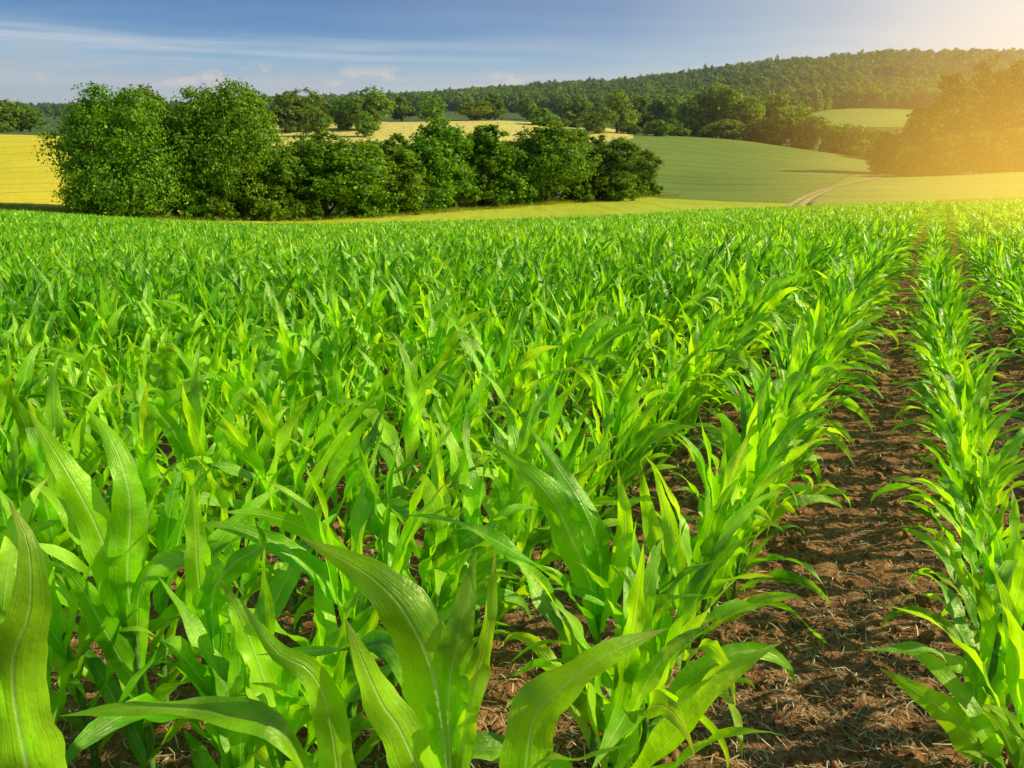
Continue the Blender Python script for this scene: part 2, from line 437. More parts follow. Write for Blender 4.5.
# ---- all plant places
def in_view(x, y, m=.0):
    return (y > 0) & (np.abs(x) < (.66 + m) * y + 1.1)
places = []                               # x, y, row, dist
for ri, X0 in ROWS.items():
    ys = []; Y = .0
    y = -1.0 + rng.uniform(0, .15)
    ymax = 106
    while y < ymax:
        ys.append(y); y += (.132 + rng.normal(0, .016)) * (1 if y < 45 else 1.25) * (1.2 if ri < 0 else 1.0)
    ys = np.array(ys); xs = row_x(X0, ys) + rng.normal(0, .018, len(ys))
    keep = rng.uniform(0, 1, len(ys)) > .035
    t = xs / np.maximum(ys, .5)
    emax = np.interp((t * F) + 512, EDGE_PX, EDGE_Y) + rng.uniform(-.4, .4)
    keep &= (ys < emax) & (np.abs(xs) < 1.0 * np.abs(ys) + 5)
    for x, yy in zip(xs[keep], ys[keep]): places.append((x, yy, ri))
places = np.array(places)
dist = np.hypot(places[:, 0], places[:, 1])
ok = ~((dist < .85)) & (places[:, 1] > -.5)
places = places[ok]; dist = dist[ok]
HB = [(2, 1.12), (124, 1.85), (205, 1.75), (447, 1.28), (600, 1.95), (522, 1.22), (668, 2.45), (1012, 1.95), (330, 1.22)]
okh = ~((places[:, 1] < 1.5) & (np.abs(places[:, 0]) < 1.3))
for a, Yh in HB:
    xh = at(a, 560, Yh)[0]; okh &= np.hypot(places[:, 0] - xh, places[:, 1] - Yh) > .13
places = places[okh]; dist = dist[okh]
print('plants', len(places))
vis = in_view(places[:, 0], places[:, 1]) & (places[:, 1] > 1.0)
order = np.argsort(np.where(vis, dist, 1e9))
NEAR_N = 291
near = order[:NEAR_N]
print('near reach', dist[near].max())
mask = np.ones(len(places), bool); mask[near] = False

# ---- individual plants
LEAFMESH = {}
PROTO = []
for vi, (h, lean, leaves) in enumerate(VARS):
    sv, sf = stalk_np(h, lean)
    sm = mesh_np('stalk', sv, sf, [M_STALK])
    lm = []
    for (z, az, lp) in leaves:
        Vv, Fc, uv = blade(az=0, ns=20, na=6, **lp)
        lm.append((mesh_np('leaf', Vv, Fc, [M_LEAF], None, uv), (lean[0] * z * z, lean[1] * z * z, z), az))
    PROTO.append((sm, lm))

ORD = ['first', 'second', 'third', 'fourth', 'fifth', 'sixth', 'seventh', 'eighth', 'ninth', 'tenth', 'eleventh', 'twelfth',
       'thirteenth', 'fourteenth', 'fifteenth', 'sixteenth', 'seventeenth', 'eighteenth', 'nineteenth', 'twentieth']
def row_words(ri):
    if ri >= 0:
        return 'row just left of the bare soil strip' if ri == 0 else f'{ORD[ri]} row left of the bare soil strip'
    return 'row just right of the bare soil strip' if ri == -1 else f'{ORD[-ri - 1]} row right of the bare soil strip'

def maize(x, y, vi, rot, sc, label, group='maize plants in rows'):
    t = bpy.data.objects.new('maize_plant', None); COL.objects.link(t)
    t.location = (x, y, float(H(x, y))); t.rotation_euler = (random.uniform(-.1, .1), random.uniform(-.1, .1), rot); t.scale = (sc,) * 3
    t.empty_display_size = .1
    t['label'] = label; t['category'] = 'maize plant'; t['group'] = group
    sm, lm = PROTO[vi]
    link('stalk', sm, t)
    for me, loc, az in lm:
        o = link('leaf', me, t); o.location = loc; o.rotation_euler = (0, 0, az + random.uniform(-.12, .12))
    return t


def catmull(P, n):
    P = np.asarray(P, float); P = np.vstack([2 * P[0] - P[1], P, 2 * P[-1] - P[-2]])
    out = []
    m = len(P) - 3
    for s in np.linspace(0, m - 1e-6, n):
        i = int(s); t = s - i; a, b, c, d = P[i:i + 4]
        out.append(.5 * (2 * b + (c - a) * t + (2 * a - 5 * b + 4 * c - d) * t * t + (3 * b - a - 3 * c + d) * t ** 3))
    out = np.array(out)
    L_ = np.concatenate([[0], np.cumsum(np.linalg.norm(np.diff(out, axis=0), axis=1))]); q = np.linspace(0, L_[-1], n)
    return np.stack([np.interp(q, L_, out[:, k]) for k in range(3)], -1)

def big_plant(px, Y, leaves, label, height=.5, vi=0, extra=(0, 1, 2, 3)):
    """a foreground plant: stalk at (px, Y), the leaves that show are led through points; the low leaves come from a kind"""
    x = at(px, 560, Y)[0]; g = float(H(x, Y)); base = np.array([x, Y, g])
    t = bpy.data.objects.new('maize_plant', None); COL.objects.link(t); t.location = base; t.empty_display_size = .1
    t['label'] = label; t['category'] = 'maize plant'; t['group'] = 'maize plants in rows'
    sv, sf = stalk_np(height, (0, 0), 8); link('stalk', mesh_np('stalk', sv, sf, [M_STALK]), t)
    for i, (z, W, pts, fc, roll) in enumerate(leaves):
        P = [base + [0, 0, z]] + [at(a, b, Y + dy) for a, b, dy in pts]
        c = catmull(P, 30); d = np.gradient(c, axis=0); d /= np.linalg.norm(d, axis=1, keepdims=True)
        v = c - np.array([0, 0, CAMZ]); v /= np.linalg.norm(v, axis=1, keepdims=True)
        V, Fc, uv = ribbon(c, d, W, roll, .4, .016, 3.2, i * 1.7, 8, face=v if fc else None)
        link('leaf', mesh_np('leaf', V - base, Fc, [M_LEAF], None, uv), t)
    sm, lm = PROTO[vi]
    for k in extra:
        me, loc, az = lm[k]; o = link('leaf', me, t); o.location = (0, 0, loc[2]); o.rotation_euler = (0, 0, az)
    return x, Y
HEROES = [
 big_plant(2, 1.12, [(.30, .115, [(14, 700, 0), (30, 610, 0), (28, 545, .02), (8, 500, .05)], 1, .3), (.4, .06, [(-10, 640, 0), (-30, 560, 0)], 1, 0)],
           'maize plant cut by the left edge, one broad upright leaf with pale midrib', .45, 1, (0, 1)),
 big_plant(124, 1.85, [(.42, .10, [(118, 590, 0), (98, 530, 0), (66, 470, 0), (28, 410, .05)], 1, .25), (.45, .095, [(128, 580, 0), (130, 500, .02), (112, 440, .06), (86, 408, .1)], 1, -.3),
           (.38, .06, [(140, 590, 0), (172, 560, .05), (200, 570, .08), (205, 620, .1)], 1, .8), (.30, .07, [(105, 630, -.05), (72, 575, -.1), (45, 560, -.12)], 1, .5)],
           'tall maize plant at lower left with two long striped leaves leaning left', .5, 2),
 big_plant(205, 1.75, [(.42, .075, [(212, 600, 0), (232, 565, 0), (262, 545, 0), (255, 520, 0)], 1, .5), (.45, .07, [(200, 590, 0), (196, 530, 0), (192, 482, 0)], 1, .1),
           (.36, .05, [(175, 650, -.1), (150, 665, -.15), (110, 715, -.2)], 1, 1.2), (.40, .06, [(225, 620, 0), (240, 640, -.1), (245, 700, -.15)], 1, .6)],
           'shorter maize plant with folded pale leaf right of the two striped leaves', .47, 3),
 big_plant(447, 1.28, [(.40, .125, [(438, 700, 0), (415, 630, 0), (375, 580, .02), (300, 537, .05)], 1, .35), (.46, .08, [(448, 700, 0), (458, 640, 0), (468, 590, .02), (476, 548, .04)], 1, .1),
           (.44, .045, [(470, 700, 0), (486, 640, 0), (496, 545, .03)], 1, .5), (.34, .09, [(405, 740, -.05), (380, 700, -.06), (345, 618, -.05)], 1, 0),
           (.36, .05, [(400, 660, .15), (340, 650, .25), (255, 655, .3)], 0, .4)],
           'large maize plant at bottom centre, wide leaf leaning left and upright whorl', .5, 4, (0, 1)),
 big_plant(600, 1.95, [(.44, .10, [(592, 590, 0), (572, 540, 0), (545, 490, 0), (488, 440, .05)], 1, .3), (.46, .07, [(600, 560, 0), (585, 510, 0), (560, 470, .05), (528, 425, .1)], 1, -.4),
           (.46, .06, [(612, 590, 0), (625, 530, 0), (618, 470, 0)], 1, .2), (.40, .05, [(575, 600, -.05), (520, 555, -.1), (450, 520, -.05), (405, 515, 0)], 0, .4)],
           'maize plant right of centre whose pale sunlit leaves lean left', .5, 5),
 big_plant(522, 1.22, [(.28, .10, [(530, 735, 0), (560, 690, 0), (605, 655, 0), (668, 628, .05)], 1, -.5), (.3, .06, [(535, 770, -.05), (580, 760, -.1), (635, 742, -.1)], 0, .3)],
           'maize plant at the bottom edge with one dark leaf arching right', .36, 6, (0,)),
 big_plant(668, 2.45, [(.42, .058, [(700, 622, 0), (745, 605, .05), (790, 612, .1), (838, 655, .15)], 0, .4), (.46, .07, [(672, 590, 0), (650, 520, 0), (640, 460, 0)], 1, .2),
           (.45, .06, [(690, 600, 0), (720, 540, 0), (760, 500, .05), (785, 492, .1)], 1, -.4), (.4, .06, [(640, 640, -.1), (610, 600, -.1), (590, 590, -.1)], 1, .4)],
           'maize plant whose long thin leaf arches right over the bare soil strip', .5, 7),
 big_plant(1012, 1.95, [(.36, .10, [(985, 745, -.05), (950, 715, -.1), (915, 690, -.1), (880, 668, -.1)], 1, .2), (.42, .055, [(990, 690, 0), (960, 662, 0), (925, 648, 0), (862, 650, 0)], 0, .5),
           (.46, .06, [(1005, 650, 0), (990, 620, 0), (975, 585, 0)], 1, .2), (.4, .06, [(1030, 670, -.1), (1040, 600, -.1)], 1, 0)],
           'maize plant at the lower right corner, leaves reaching left over the soil', .5, 8),
 big_plant(330, 1.22, [(.26, .062, [(290, 745, 0), (220, 715, 0), (140, 708, .02), (60, 716, .05)], 0, .5), (.3, .07, [(325, 700, 0), (275, 650, 0), (240, 600, .05)], 1, .2)],
           'maize plant at the bottom edge with one dark leaf stretching left', .34, 9, (0,)),
]

HERO_SKIP = set()
cnt = {}
rowmembers = {}
for k in near: rowmembers.setdefault(int(places[k, 2]), []).append(k)
for ri, ks in sorted(rowmembers.items()):
    ks.sort(key=lambda k: places[k, 1])
    for q, k in enumerate(ks):
        x, y, _ = places[k]
        if q < 10 and abs(ri) < 12:
            lab = f'maize plant {ORD[q]} from the front, {row_words(ri)}' if q else f'ordinary green maize plant at the front end, {row_words(ri)}'
        else:
            lab = f'maize plant further back, {row_words(ri)}' if abs(ri) < 20 else 'maize plant in the outermost visible rows on the left'
        maize(x, y, random.randrange(len(PROTO)), random.uniform(0, 6.28), random.choice([random.uniform(.7, .9), random.uniform(.88, 1.12), random.uniform(.88, 1.12)]) * (.80 if ri < 0 else 1.0), lab)

# ---- the rest of the field as one object of instanced plants
def instancer(name, pts, rots, scls, idx, meshes, **props):
    lib = bpy.data.collections.new(name + '_kinds')
    for i, me in enumerate(meshes):
        o = bpy.data.objects.new('%s_kind_%02d' % (name, i), me); lib.objects.link(o)
    me = bpy.data.meshes.new(name); me.vertices.add(len(pts)); me.vertices.foreach_set('co', np.asarray(pts, np.float32).ravel())
    a = me.attributes.new('rot', 'FLOAT_VECTOR', 'POINT'); a.data.foreach_set('vector', np.asarray(rots, np.float32).ravel())
    a = me.attributes.new('scl', 'FLOAT_VECTOR', 'POINT'); a.data.foreach_set('vector', np.asarray(scls, np.float32).ravel())
    a = me.attributes.new('idx', 'INT', 'POINT'); a.data.foreach_set('value', np.asarray(idx, np.int32))
    me.update()
    o = link(name, me, **props)
    ng = bpy.data.node_groups.new(name, 'GeometryNodeTree')
    ng.interface.new_socket('Geometry', in_out='INPUT', socket_type='NodeSocketGeometry')
    ng.interface.new_socket('Geometry', in_out='OUTPUT', socket_type='NodeSocketGeometry')
    nd = ng.nodes; L = ng.links.new
    gi, go = nd.new('NodeGroupInput'), nd.new('NodeGroupOutput')
    ci = nd.new('GeometryNodeCollectionInfo'); ci.inputs['Collection'].default_value = lib
    ci.inputs['Separate Children'].default_value = True; ci.inputs['Reset Children'].default_value = True
    ip = nd.new('GeometryNodeInstanceOnPoints'); ip.inputs['Pick Instance'].default_value = True
    def attr(n, typ):
        q = nd.new('GeometryNodeInputNamedAttribute'); q.data_type = typ; q.inputs['Name'].default_value = n
        return [s for s in q.outputs if s.enabled and s.name == 'Attribute'][0]
    L(gi.outputs[0], ip.inputs['Points']); L(ci.outputs[0], ip.inputs['Instance'])
    L(attr('idx', 'INT'), ip.inputs['Instance Index']); L(attr('rot', 'FLOAT_VECTOR'), ip.inputs['Rotation']); L(attr('scl', 'FLOAT_VECTOR'), ip.inputs['Scale'])
    L(ip.outputs[0], go.inputs[0])
    md = o.modifiers.new('scatter', 'NODES'); md.node_group = ng
    return o

rest = places[mask]; rd = dist[mask]
n = len(rest)
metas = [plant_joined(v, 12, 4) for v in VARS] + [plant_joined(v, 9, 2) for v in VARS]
idx = rng.integers(0, len(VARS), n) + np.where(rd > 14, len(VARS), 0)
pts = np.stack([rest[:, 0], rest[:, 1], H(rest[:, 0], rest[:, 1])], -1)
rots = np.stack([rng.normal(0, .09, n), rng.normal(0, .09, n), rng.uniform(0, 6.28, n)], -1)
patch = 1 + .10 * np.sin(rest[:, 0] * .21 + 1) * np.sin(rest[:, 1] * .13)
sc = np.clip(rng.normal(1.0, .11, n), .6, 1.2) * patch
sc = np.where(rest[:, 2] < 0, sc * .82, sc)
fat = np.where(rd > 25, 1.12, 1.0)
instancer('maize_field', pts, rots, np.stack([sc * fat, sc * fat, sc], -1), idx, metas, kind='stuff', label='dense rows of green maize filling the field to its far edge', category='maize crop')

# ------------------------------------------------------------------ near soil with clods, straw litter
nx, ny = 560, 620
xs = np.linspace(-6.5, 9.5, nx); t = np.linspace(0, 1, ny); ys = .3 + 13.5 * t ** 1.35
X, Yv = np.meshgrid(xs, ys)
def vnoise(x, y, f, seed):
    r = np.random.default_rng(seed); g = r.uniform(-1, 1, (128, 128))
    xi = x * f; yi = y * f; i = np.floor(xi).astype(int); j = np.floor(yi).astype(int); u = xi - i; v = yi - j
    u = u * u * (3 - 2 * u); v = v * v * (3 - 2 * v); i %= 128; j %= 128; i2 = (i + 1) % 128; j2 = (j + 1) % 128
    return (g[i, j] * (1 - u) + g[i2, j] * u) * (1 - v) + (g[i, j2] * (1 - u) + g[i2, j2] * u) * v
cl = .018 * vnoise(X, Yv, 2.1, 1) + .024 * np.abs(vnoise(X, Yv, 8, 2)) + .022 * np.maximum(vnoise(X, Yv, 17, 3), 0) + .006 * vnoise(X, Yv, 34, 4)
edge = np.minimum.reduce([(X + 6.5) / .6, (9.5 - X) / .6, (13.8 - Yv) / 1.0, (Yv - .3) / .1 + .2]); edge = np.clip(edge, 0, 1)
def soil_z(x, y):
    return H(x, y) + .018 * vnoise(x, y, 2.1, 1) + .024 * np.abs(vnoise(x, y, 8, 2)) + .022 * np.maximum(vnoise(x, y, 17, 3), 0)
Zs = H(X, Yv) + (cl + .012) * edge - .012
link('soil', mesh_np('soil', np.stack([X, Yv, Zs], -1).reshape(-1, 3), grid_faces(ny, nx), [M_SOIL]), kind='structure')

def straws(n, x0, x1, y0, y1):
    y = y0 + (y1 - y0) * rng.uniform(0, 1, n) ** 1.5; x = rng.uniform(x0, x1, n) * np.clip(y / 6, .35, 1.2) + .475 * y * .3
    L = rng.gamma(3, .014, n) + .012; w = rng.uniform(.0015, .0045, n); a = rng.uniform(0, 6.28, n); tl = rng.normal(0, .28, n)
    z = soil_z(x, y) + .008
    d = np.stack([np.cos(a) * np.cos(tl), np.sin(a) * np.cos(tl), np.abs(np.sin(tl))], -1)
    sd = np.stack([-np.sin(a), np.cos(a), rng.normal(0, .3, n)], -1)
    c = np.stack([x, y, z], -1); bow = np.stack([np.zeros(n), np.zeros(n), L * .12], -1)
    side_b = sd * (rng.normal(0, .15, n) * L)[:, None]
    V = []
    for s in (-.5, 0, .5):
        m = c + d * (L * s)[:, None] + (bow + side_b if s == 0 else 0)
        V += [m + sd * (w / 2)[:, None], m - sd * (w / 2)[:, None]]
    V = np.stack(V, 1).reshape(-1, 3)
    b = np.arange(n)[:, None] * 6
    Fc = np.concatenate([b + np.array([[0, 1, 3, 2]]), b + np.array([[2, 3, 5, 4]])], 0)
    return V, Fc
V, Fc = straws(80000, -5, 6, 1.2, 13)
link('straw_litter', mesh_np('straw_litter', V, Fc, [M_STRAW], smooth=False), kind='stuff', label='short dry straw and stalk bits strewn over the brown soil', category='straw')
# loose clods on the bare strips
def clod(seed):
    r = np.random.default_rng(seed); V, Fc = [], []
    for i in range(7):
        for k in range(9):
            a, b = math.pi * i / 6, 2 * math.pi * k / 9
            V.append([math.sin(a) * math.cos(b), math.sin(a) * math.sin(b), .75 * math.cos(a)])
    V = np.array(V); ph = r.uniform(0, 6, 6)
    V *= (1 + .22 * np.sin(V[:, 0] * 4 + ph[0]) + .18 * np.sin(V[:, 1] * 5 + ph[1]) + .15 * np.sin(V[:, 2] * 6 + ph[2]))[:, None]
    for i in range(6):
        for k in range(9): Fc.append((i * 9 + k, (i + 1) * 9 + k, (i + 1) * 9 + (k + 1) % 9, i * 9 + (k + 1) % 9))
    return mesh_np('clod', V, Fc, [M_SOIL], smooth=False)
n = 9000
y = 1.2 + 12 * rng.uniform(0, 1, n) ** 1.4; x = rng.uniform(-3.5, 4.5, n) * np.clip(y / 5, .4, 1.3) + .2 * y
q = rng.gamma(1.6, .0045, n) + .003
instancer('soil_clods', np.stack([x, y, soil_z(x, y) + q * .4], -1), rng.uniform(0, 6.28, (n, 3)), np.stack([q, q, q], -1), rng.integers(0, 4, n), [clod(i) for i in range(4)],
          kind='stuff', label='crumbly brown clods lying on the bare soil', category='soil clods')
# rough grass along the far edge of the crop and under the hedgerow
def tuft(seed):
    rs = random.Random(seed); P, UVs = [], []
    for j in range(16):
        V, Fc, uv = blade(rs.uniform(.35, .8), .022, R(rs.uniform(4, 30)), R(rs.uniform(15, 80)), az=rs.uniform(0, 6.28), ns=4, na=2)
        P.append((V + np.array([rs.uniform(-.15, .15), rs.uniform(-.15, .15), 0]), Fc)); UVs.append(uv)
    V, Fc = merge(P); return mesh_np('tuft', V, Fc, [M_GRASS], None, np.vstack(UVs))
M_GRASS = foliage_mat('rough grass blades', (.14, .20, .02), (.34, .40, .04), (.60, .56, .14), 1.5)
n = 16000
px = rng.uniform(-150, 1150, n); on_edge = rng.uniform(0, 1, n) < .5
e = np.interp(px, EDGE_PX, EDGE_Y); tr_ = np.interp(px, EDGE_PX, TREE_Y)
y = np.where(on_edge, e + rng.gamma(1.2, 1.6, n), np.minimum(tr_, 190) + rng.normal(-6, 3.0, n))
y = np.where(~on_edge & (px > 680), e + rng.uniform(0, 14, n), y)
x = (px - 512) / F / ray(500, 170)[1] * y
q = rng.uniform(.5, 1.2, n)
instancer('rough_grass', np.stack([x, y, H(x, y)], -1), np.stack([np.zeros(n), np.zeros(n), rng.uniform(0, 6.28, n)], -1), np.stack([q, q, q], -1), rng.integers(0, 4, n), [tuft(i) for i in range(4)],
          kind='stuff', label='uneven rough grass on the margin beyond the maize', category='grass')
# ------------------------------------------------------------------ country beyond the crop
MPX = [-260, 0, 60, 180, 300, 400, 500, 600, 640, 660, 740, 800, 815, 860, 900, 1300]
MY2 = [124, 112, 110, 114, 124, 136, 154, 180, 186, 172, 150, 128, 113, 113, 113, 113]
ysheet('grass_margin', MPX, list(np.interp(MPX, EDGE_PX, np.array(EDGE_Y) - 1.)), MY2, M_STRIP)
sheet('barley_field', [(-800, 134), (-260, 134), (0, 135), (70, 137), (150, 145), (250, 152)], [(-800, 203), (-260, 203), (0, 203), (60, 207), (150, 213), (250, 215)], M_WHEATG)
sheet('stubble_field', [(262, 124), (400, 122), (500, 121), (600, 127), (632, 134)], [(262, 147), (400, 145), (500, 142), (600, 143), (632, 139)], M_WHEAT)
ysheet('green_slope', [600, 640, 660, 740, 800, 815, 830, 860, 888], [181, 187, 173, 151, 129, 130, 200, 262, 292], [430, 430, 430, 420, 395, 385, 370, 345, 325], M_GREEN, ny=120)
ysheet('cereal_field', [815, 830, 860, 900, 960, 1024, 1300], [112, 112, 112, 112, 112, 112, 112], [128, 198, 260, 292, 280, 270, 270], M_GREEN2, off=.05, ny=120)
sheet('meadow', [(775, 112), (830, 108), (890, 108), (930, 110)], [(775, 128), (830, 128), (890, 128), (930, 128)], M_MEADOW)

def track(name, pts, width, mat, off=.45, n=80):
    P = np.array([[*(lambda Y, d: (Y * d[0] / d[1], Y))(hit(a, b), ray(a, b))] for a, b in pts])
    s = np.linspace(0, len(P) - 1, n); c = np.stack([np.interp(s, range(len(P)), P[:, k]) for k in (0, 1)], -1)
    c = np.stack([np.convolve(np.pad(c[:, k], 4, mode='edge'), np.ones(9) / 9, 'valid') for k in (0, 1)], -1)
    d = np.gradient(c, axis=0); d /= np.linalg.norm(d, axis=1, keepdims=True); nn = np.stack([-d[:, 1], d[:, 0]], -1)
    V = []
    for k in np.linspace(-.5, .5, 5):
        q = c + nn * width * k; V.append(np.column_stack([q, H(q[:, 0], q[:, 1]) + off + .0005 * q[:, 1]]))
    return link(name, mesh_np(name, np.stack(V, 1).reshape(-1, 3), grid_faces(n, 5), [mat]), kind='structure')
track('dirt_path', [(790, 211), (806, 199), (828, 190), (852, 184), (876, 179), (889, 175)], 2.6, M_DIRT, off=.2)
track('grass_strip', [(790, 211), (806, 199), (828, 190), (852, 184), (876, 179), (889, 175)], .6, M_GREEN, off=.26)

# ------------------------------------------------------------------ trees
def crown_np(w, h, z0, nblob, nleaf, ls, seed, shape='round', depth=None):
    """leaf clusters spread over overlapping lobes inside an egg-shaped envelope; w width, z0 underside, h top"""
    r = np.random.default_rng(seed)
    ch = h - z0; depth = depth or w * .9
    P, Nn, S = [], [], []
    blobs = []
    for b in range(nblob):
        v = r.uniform(0, 1) ** .9
        prof = math.sin(math.pi * min(1, .22 + v * .74)) ** .45 if shape == 'round' else (1 - v) ** .7 * .9 + .12
        if shape == 'low': prof = (1 - v ** 2.2) * .95 + .05
        a = r.uniform(0, 6.28); rad = math.sqrt(r.uniform(.2, 1)) * .76 * prof
        br = r.uniform(.12, .29) * min(w, ch * 1.1) * (.65 + .35 * prof)
        c = np.array([math.cos(a) * rad * w / 2, math.sin(a) * rad * depth / 2, z0 + br * .6 + v * (ch - 1.5 * br)])
        blobs.append((c, br))
    tot = sum(b[1] ** 2 for b in blobs)
    for c, br in blobs:
        k = int(nleaf * br ** 2 / tot)
        nsub = max(6, int(br ** 2 * 5.5)); 
        d = r.normal(0, 1, (nsub, 3)); d /= np.linalg.norm(d, axis=1, keepdims=True)
        sub = c + d * (br * r.uniform(.72, 1.08, (nsub, 1))) * np.array([1.05, 1.05, .85])
        si = r.integers(0, nsub, k)
        off = r.normal(0, 1, (k, 3)) * (br * .12 + .06)
        p = sub[si] + off * np.array([1, 1, .75])
        P.append(p); Nn.append(d[si] * .8 + r.normal(0, .55, (k, 3)) + np.array([0, 0, .35]))
    P = np.vstack(P); Nn = np.vstack(Nn)
    f1 = 2 * math.pi / (w * .42)
    ph = r.uniform(0, 6.28, 6)
    gap = np.sin(P[:, 0] * f1 + ph[0] + 1.3 * np.sin(P[:, 2] * f1 * .8 + ph[1])) * np.sin(P[:, 1] * f1 + ph[2]) * np.sin(P[:, 2] * f1 * 1.2 + ph[3]) 
    g2 = np.sin(P[:, 0] * f1 * 3.1 + ph[4]) * np.sin(P[:, 1] * f1 * 2.7 + ph[5]) * np.sin(P[:, 2] * f1 * 3.3)
    kp = (gap * .6 + g2 * .6 + r.uniform(-.35, .35, len(P))) < .36
    P, Nn = P[kp], Nn[kp]
    k = len(P)
    P[:, 2] = z0 + (P[:, 2] - z0) * (h - z0) / (np.percentile(P[:, 2], 99.7) - z0)
    rr = np.percentile(np.abs(P[:, :2]), 98.5, axis=0); P[:, 0] *= w / 2 / rr[0]; P[:, 1] *= depth / 2 / rr[1]
    k = len(P)
    a = np.cross(Nn, r.normal(0, 1, (k, 3))); a /= np.linalg.norm(a, axis=1, keepdims=True); b = np.cross(Nn, a)
    s = ls * r.uniform(.55, 1.35, (k, 1))
    bend = Nn * s * .25
    V = np.stack([P - a * s, P + b * s * .55 + bend, P + a * s, P - b * s * .55 + bend], 1).reshape(-1, 3)
    return V, np.arange(k * 4).reshape(k, 4), blobs

def trunk_np(h, z0, blobs, r0, seed):
    r = np.random.default_rng(seed)
    top = z0 + (h - z0) * .6
    zs = np.linspace(-.4, top, 8)
    wob = np.cumsum(r.normal(0, .012 * h, (8, 2)), 0)
    pts = np.column_stack([wob, zs])
    parts = [tube(pts, list(r0 * np.linspace(1.15, .35, 8)), 8)]
    for c, br in sorted(blobs, key=lambda q: -q[1])[:9]:
        z = max(z0 * .7, min(top * .95, c[2] - .3 * abs(c[2] - z0) - br))
        s = np.array([np.interp(z, zs, pts[:, 0]), np.interp(z, zs, pts[:, 1]), z]); m = (s + c) / 2 + np.array([0, 0, -.08 * np.linalg.norm(c - s)])
        parts.append(tube([s, m, c], [r0 * .42, r0 * .27, r0 * .1], 6))
    return merge(parts)

POOL = {}
def tree_pool(key, seed, w=10., h=10., z0=1.5, nblob=16, nleaf=9000, ls=.26, shape='round', mat=None, r0=.3):
    V, Fc, blobs = crown_np(w, h, z0, nblob, nleaf, ls, seed, shape)
    cm = mesh_np('crown', V, Fc, [mat], smooth=False)
    tv, tf = trunk_np(h, z0, blobs, r0, seed)
    POOL[key] = (cm, mesh_np('trunk', tv, tf, [M_BARK]), w, h)

def tree(name, px, ytop, wpx, Y, key, label, group=None, cat='tree', rot=None, sink=0.2):
    d = ray(px, 170); x = Y * d[0] / d[1]; g = float(H(x, Y))
    top = at(px, ytop, Y)[2]; h = max(top - g, 1.5)
    w = wpx * Y / F / .96
    cm, tm, w0, h0 = POOL[key]
    t = bpy.data.objects.new(name, None); COL.objects.link(t)
    t.location = (x, Y, g - sink); t.scale = (w / w0, w / w0, (h + sink) / h0 / 1.02)
    t.rotation_euler = (0, 0, random.uniform(0, 6.28) if rot is None else rot)
    t['label'] = label; t['category'] = cat
    if group: t['group'] = group
    link('crown', cm, t); link('trunk', tm, t)
    return t

tree_pool('big_a', 11, 15, 14.5, .2, 40, 62000, .17, 'round', M_OAK, .4)
tree_pool('big_b', 12, 15, 15.5, .2, 42, 64000, .17, 'round', M_OAK, .4)
tree_pool('hedge_a', 13, 11, 11.5, .1, 26, 38000, .18, 'round', M_OAK)
tree_pool('hedge_b', 14, 8, 12, .1, 24, 32000, .18, 'round', M_OAK)
tree_pool('hedge_c', 15, 10, 12, .1, 28, 36000, .19, 'round', M_OAK)
tree_pool('hedge_d', 16, 8, 11, .1, 22, 30000, .19, 'round', M_OAK)
tree_pool('bush_a', 17, 5, 3.6, .0, 12, 5000, .17, 'low', M_OAK, .08)
tree_pool('bush_b', 18, 6, 3.2, .0, 12, 5000, .17, 'low', M_OAK, .08)
tree_pool('mid_a', 19, 12, 14, 1.6, 18, 7000, .42, 'round', M_FAR, .35)
tree_pool('mid_b', 20, 10, 14, 1.0, 16, 6000, .42, 'round', M_FAR, .35)
tree_pool('mid_c', 21, 14, 12, .3, 20, 7000, .45, 'round', M_FAR, .35)
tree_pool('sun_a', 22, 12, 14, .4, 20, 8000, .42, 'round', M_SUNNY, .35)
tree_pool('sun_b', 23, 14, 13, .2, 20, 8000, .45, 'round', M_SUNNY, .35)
tree_pool('wood_a', 24, 12, 18, .3, 26, 15000, .38, 'round', M_GLOWOOD, .4)
tree_pool('wood_b', 25, 14, 17, .3, 28, 16000, .40, 'round', M_GLOWOOD, .4)

